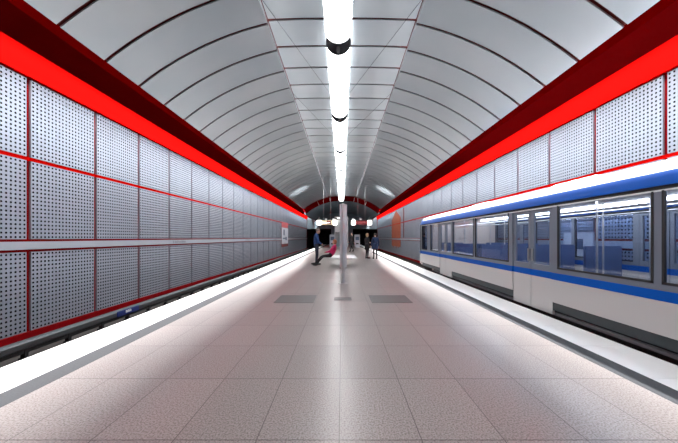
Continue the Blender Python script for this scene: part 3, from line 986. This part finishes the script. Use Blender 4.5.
def person(loc, rz, J, scale, label, top, legs, hair, hair_style='short', look=0.0, coat=None, bulk=1.0, cat='person'):
    """J: joints in local metres (x right, y forward, z up) of a 1.75 m body"""
    root = empty('person', loc, rz)
    root.scale = (scale,) * 3
    tag(root, label, cat)
    V, E, R, T = [], [], [], []

    def add(p, r, t, par=None):
        V.append(tuple(p)); R.append(r); T.append(t)
        if par is not None:
            E.append((par, len(V) - 1))
        return len(V) - 1
    pel = add(J['pelvis'], 0.135 * bulk, 'top')
    spi = add(J['spine'], 0.13 * bulk, 'top', pel)
    che = add(J['chest'], 0.145 * bulk, 'top', spi)
    nb_ = add(J['neckb'], 0.075, 'top', che)
    nk = add(J['neck'], 0.055, 'skin', nb_)
    hd = add(J['head'], 0.065, 'skin', nk)
    for s in ('l', 'r'):
        sh = add(J['sh' + s], 0.078 * bulk, 'top', che)
        el = add(J['el' + s], 0.055 * bulk, 'top', sh)
        wr = add(J['wr' + s], 0.036, 'top', el)
        h1 = Vector(J['wr' + s]); h0 = Vector(J['el' + s])
        d = (h1 - h0).normalized()
        side = Vector((0, 1, 0)) if abs(d.y) < 0.7 else Vector((0, 0, 1))
        side = (side - d * side.dot(d)).normalized()
        pal = d.cross(side).normalized() * (1 if s == 'l' else -1)
        hc = add(h1 + d * 0.055, 0.034, 'skin', wr)
        hc2 = add(h1 + d * 0.085, 0.030, 'skin', hc)
        for q in range(4):
            off = (q - 1.5) * 0.019
            ln = (0.062, 0.075, 0.078, 0.07)[q]
            b0 = Vector(V[hc2]) + side * off + d * 0.01
            f1 = add(b0, 0.0095, 'skin', hc2)
            f2 = add(b0 + d * ln * 0.55 + pal * 0.008, 0.009, 'skin', f1)
            add(b0 + d * ln * 0.95 + pal * 0.028, 0.0075, 'skin', f2)
        t0 = add(h1 + d * 0.045 + side * 0.035, 0.012, 'skin', hc)
        add(h1 + d * 0.085 + side * 0.052 + pal * 0.012, 0.009, 'skin', t0)
        hp = add(J['hp' + s], 0.102, 'legs', pel)
        kn = add(J['kn' + s], 0.066, 'legs', hp)
        an = add(J['an' + s], 0.047, 'legs', kn)
        add(J['to' + s], 0.036, 'shoe', an)
    me = bpy.data.meshes.new('skel')
    me.from_pydata(V, E, [])
    so = link('skel', me)
    md = so.modifiers.new('skin', 'SKIN')
    sv = me.skin_vertices[0].data
    for i, r in enumerate(R):
        sv[i].radius = (r, r)
    sv[pel].use_root = True
    su = so.modifiers.new('sub', 'SUBSURF')
    su.levels = su.render_levels = 1
    body = eval_mesh(so)
    bpy.data.objects.remove(so)
    # head with face, joined and remeshed into one skin
    H = Vector(J['head'])
    bm = bmesh.new()
    bm.from_mesh(body)
    rot = Matrix.Rotation(look, 4, 'Z')

    def blob(c, s_, seg=16):
        mt = Matrix.Translation(H) @ rot @ Matrix.Translation(Vector(c)) @ Matrix.Diagonal((*s_, 1))
        bmesh.ops.create_uvsphere(bm, u_segments=seg, v_segments=seg // 2 + 2, radius=1, matrix=mt)
    blob((0, 0.0, 0.03), (0.077, 0.095, 0.10), 24)
    blob((0, 0.035, -0.045), (0.058, 0.06, 0.065), 20)       # jaw
    blob((0, 0.10, -0.005), (0.013, 0.022, 0.024))           # nose
    blob((0, 0.088, 0.03), (0.05, 0.014, 0.012))             # brow
    for s in (-1, 1):
        blob((s * 0.08, -0.005, 0.0), (0.012, 0.022, 0.033))  # ears
    bm.to_mesh(body)
    bm.free()
    bo = link('tmp', body)
    rm = bo.modifiers.new('remesh', 'REMESH')
    rm.mode = 'VOXEL'
    rm.voxel_size = 0.011
    sm = bo.modifiers.new('smooth', 'SMOOTH')
    sm.iterations = 2
    fin = eval_mesh(bo)
    bpy.data.objects.remove(bo)
    fin.materials.clear()
    for k in (top, legs, 'skin', 'shoe'):
        fin.materials.append(M[k])
    n = len(fin.polygons)
    ctr = np.empty(n * 3)
    fin.polygons.foreach_get('center', ctr)
    ctr = ctr.reshape(-1, 3)
    best = np.full(n, 9.0)
    mi = np.zeros(n, dtype=np.int32)
    code = {'top': 0, 'legs': 1, 'skin': 2, 'shoe': 3}
    for a, b_ in E:
        d = seg_dist(ctr, V[a], V[b_]) - 0.75 * 0.5 * (R[a] + R[b_])
        up = d < best
        best[up] = d[up]
        mi[up] = code[T[b_]]
    hd_d = np.linalg.norm(ctr - np.array(H), axis=1)
    mi[(hd_d < 0.135)] = 2
    fin.polygons.foreach_set('material_index', mi)
    fin.shade_smooth()
    link('body', fin, root)
    # eyes, mouth and hair
    for s in (-1, 1):
        b2 = bmesh.new()
        bmesh.ops.create_uvsphere(b2, u_segments=10, v_segments=8, radius=0.012, matrix=Matrix.Translation(H) @ rot @ Matrix.Translation((s * 0.03, 0.087, 0.012)))
        e_me = bpy.data.meshes.new('eye')
        b2.to_mesh(e_me); b2.free()
        e_me.materials.append(M['hair_dark'])
        link('eye', e_me, root)
    b2 = bmesh.new()
    bmesh.ops.create_uvsphere(b2, u_segments=12, v_segments=8, radius=1, matrix=Matrix.Translation(H) @ rot @ Matrix.Translation((0, 0.088, -0.05)) @ Matrix.Diagonal((0.024, 0.01, 0.007, 1)))
    e_me = bpy.data.meshes.new('mouth')
    b2.to_mesh(e_me); b2.free()
    e_me.materials.append(M['lip'])
    link('mouth', e_me, root)
    b2 = bmesh.new()
    bmesh.ops.create_icosphere(b2, subdivisions=4, radius=1.0)
    kill = []
    low = {'short': -0.25, 'long': -0.9, 'bob': -0.7}[hair_style]
    for v in b2.verts:
        x, y, z = v.co
        if (y > 0.35 and z < 0.45) or z < low and y > -0.3 or z < low - 0.15:
            kill.append(v)
        rr = random.Random(int((x + 2) * 991 + (y + 2) * 71 + (z + 2) * 13)).uniform(0.985, 1.03)
        zz = z * 0.118 if z > 0 else z * (0.10 if hair_style == 'short' else 0.17)
        wid = 1.0 if z > -0.3 else (1.0 if hair_style == 'short' else 1.08)
        v.co = Vector((x * 0.09 * rr * wid, y * 0.112 * rr - 0.005, zz * rr + 0.035))
    bmesh.ops.delete(b2, geom=kill, context='VERTS')
    b2.transform(Matrix.Translation(H) @ rot)
    h_me = bpy.data.meshes.new('hair')
    b2.to_mesh(h_me); b2.free()
    h_me.materials.append(M[hair])
    h_me.shade_smooth()
    ho = link('hair', h_me, root)
    sl = ho.modifiers.new('thick', 'SOLIDIFY')
    sl.thickness = 0.012
    # shoes
    for s in ('l', 'r'):
        an, to = Vector(J['an' + s]), Vector(J['to' + s])
        d = to - an
        d.z = 0
        d.normalize()
        b2 = bmesh.new()
        sd_ = Vector((-d.y, d.x, 0))
        up_ = Vector((0, 0, 1))
        mtx = Matrix((sd_, d, up_)).transposed().to_4x4()
        base = min(to.z, an.z) - 0.045
        bmesh.ops.create_uvsphere(b2, u_segments=16, v_segments=10, radius=1, matrix=Matrix.Translation(Vector((an.x, an.y, base + 0.045)) + d * 0.075) @ mtx @ Matrix.Diagonal((0.05, 0.145, 0.06, 1)))
        for v in b2.verts:
            v.co.z = max(v.co.z, base)
        s_me = bpy.data.meshes.new('shoe')
        b2.to_mesh(s_me); b2.free()
        s_me.materials.append(M['shoe'])
        s_me.shade_smooth()
        link('shoe', s_me, root)
    if coat:
        z0, z1, r0, r1, cm = coat
        m = MB()
        nseg = 24
        prof = [(r0 * 1.0, z0), (r0 * 0.96, z0 + (z1 - z0) * 0.35), (r1, z0 + (z1 - z0) * 0.7), (r1 * 0.98, z1)]
        for (r, z) in prof:
            for i in range(nseg):
                t = 2 * PI * i / nseg
                wob = 1 + 0.03 * math.sin(5 * t + z * 9)
                m.v.append((r * 1.12 * wob * math.cos(t), J['pelvis'][1] + r * 0.86 * wob * math.sin(t), z))
        for q in range(3):
            for i in range(nseg):
                j = (i + 1) % nseg
                m.f.append((q * nseg + i, q * nseg + j, (q + 1) * nseg + j, (q + 1) * nseg + i)); m.m.append(0)
        co = m.build('coat_skirt', cm, root, smooth=60)
        so2 = co.modifiers.new('thick', 'SOLIDIFY')
        so2.thickness = 0.015
    return root


def standing(**kw):
    J = dict(pelvis=(0, 0, 0.97), spine=(0, -0.01, 1.15), chest=(0, -0.01, 1.33), neckb=(0, -0.01, 1.47), neck=(0, 0.0, 1.53), head=(0, 0.015, 1.63),
             shl=(-0.175, -0.01, 1.41), shr=(0.175, -0.01, 1.41), ell=(-0.235, -0.03, 1.14), elr=(0.235, -0.03, 1.14), wrl=(-0.235, 0.05, 0.90), wrr=(0.235, 0.05, 0.90),
             hpl=(-0.09, 0, 0.90), hpr=(0.09, 0, 0.90), knl=(-0.10, 0.02, 0.50), knr=(0.10, 0.02, 0.50), anl=(-0.105, -0.02, 0.09), anr=(0.105, -0.02, 0.09), tol=(-0.12, 0.11, 0.045), tor=(0.12, 0.11, 0.045))
    J.update(kw)
    return J


# man in a blue jacket, hands in front, on the left
person((-1.33, 16.25, 0), math.radians(-78), standing(ell=(-0.25, 0.02, 1.15), elr=(0.25, 0.02, 1.15), wrl=(-0.13, 0.20, 1.02), wrr=(0.13, 0.20, 1.02), neck=(0, 0.03, 1.53), head=(0, 0.07, 1.625)), 1.08,
       'person in a blue jacket and dark trousers standing left of the bench', 'cloth_blue', 'cloth_jeans', 'hair_grey', bulk=1.12)
# woman in pink sitting with legs stretched out to the left
seatJ = dict(pelvis=(0, 0.0, 0.56), spine=(0, -0.08, 0.73), chest=(0, -0.14, 0.89), neckb=(0, -0.17, 1.03), neck=(0, -0.17, 1.09), head=(0, -0.15, 1.19),
             shl=(-0.175, -0.15, 0.97), shr=(0.175, -0.15, 0.97), ell=(-0.25, 0.04, 0.74), elr=(0.25, 0.04, 0.74), wrl=(-0.12, 0.24, 0.70), wrr=(0.12, 0.24, 0.70),
             hpl=(-0.09, 0.06, 0.535), hpr=(0.09, 0.06, 0.535), knl=(-0.10, 0.46, 0.50), knr=(0.10, 0.46, 0.48), anl=(-0.07, 0.80, 0.15), anr=(0.10, 0.78, 0.10), tol=(-0.08, 0.93, 0.12), tor=(0.12, 0.91, 0.06))
person((-0.52, 15.35, 0), math.radians(82), seatJ, 1.0, 'person in a magenta jacket seated on the bench with legs stretched out', 'cloth_pink', 'cloth_black', 'hair_ginger', 'bob', bulk=1.12)
# blond woman in black with a white bag
person((1.70, 21.0, 0), math.radians(-60), standing(wrl=(-0.14, 0.22, 1.12), wrr=(0.26, 0.06, 0.92)), 0.965, 'blond person in a black coat standing beside a person in navy', 'cloth_black', 'cloth_black', 'hair_blond', 'long',
       coat=(0.62, 1.1, 0.185, 0.165, 'cloth_black'))
person((2.22, 20.7, 0), math.radians(10), standing(wrl=(-0.28, 0.02, 0.90), wrr=(0.26, 0.05, 0.90)), 0.97, 'person in a navy blue coat seen from behind at the right', 'cloth_navy', 'cloth_black', 'hair_dark', bulk=1.12,
       coat=(0.68, 1.1, 0.215, 0.185, 'cloth_navy'))
# striding person far along the platform
person((1.02, 31.5, 0), math.radians(120), standing(hpl=(-0.09, 0, 0.9), knl=(-0.10, 0.16, 0.52), anl=(-0.10, 0.22, 0.09), tol=(-0.11, 0.35, 0.05), knr=(0.1, -0.02, 0.5), anr=(0.1, -0.24, 0.12), tor=(0.11, -0.12, 0.05), wrl=(-0.25, -0.08, 0.92), wrr=(0.25, 0.18, 0.95)), 1.06,
       'person in black walking along the far platform right of the column', 'cloth_black', 'cloth_black', 'hair_dark',
       coat=(0.72, 1.1, 0.19, 0.17, 'cloth_black'))

bg = empty('carrier_bag', (1.945, 20.66, 0.29), PI / 2)
tag(bg, 'white carrier bag held between the blond person and the navy coat', 'bag')
MB().sweep([(-0.10, 0.0), (0.10, 0.0), (0.14, 0.18), (0.13, 0.38), (-0.13, 0.38), (-0.14, 0.18)], -0.06, 0.06).build('bag_body', 'bag_white', bg, bevel=0.015)
for s in (-1, 1):
    MB().tube((-0.07, s * 0.04, 0.37), (-0.02, s * 0.01, 0.52), 0.006, n=6).tube((0.07, s * 0.04, 0.37), (0.02, s * 0.01, 0.52), 0.006, n=6).tube((-0.02, s * 0.01, 0.52), (0.02, s * 0.01, 0.52), 0.006, n=6).build('bag_handle', 'bag_white', bg)
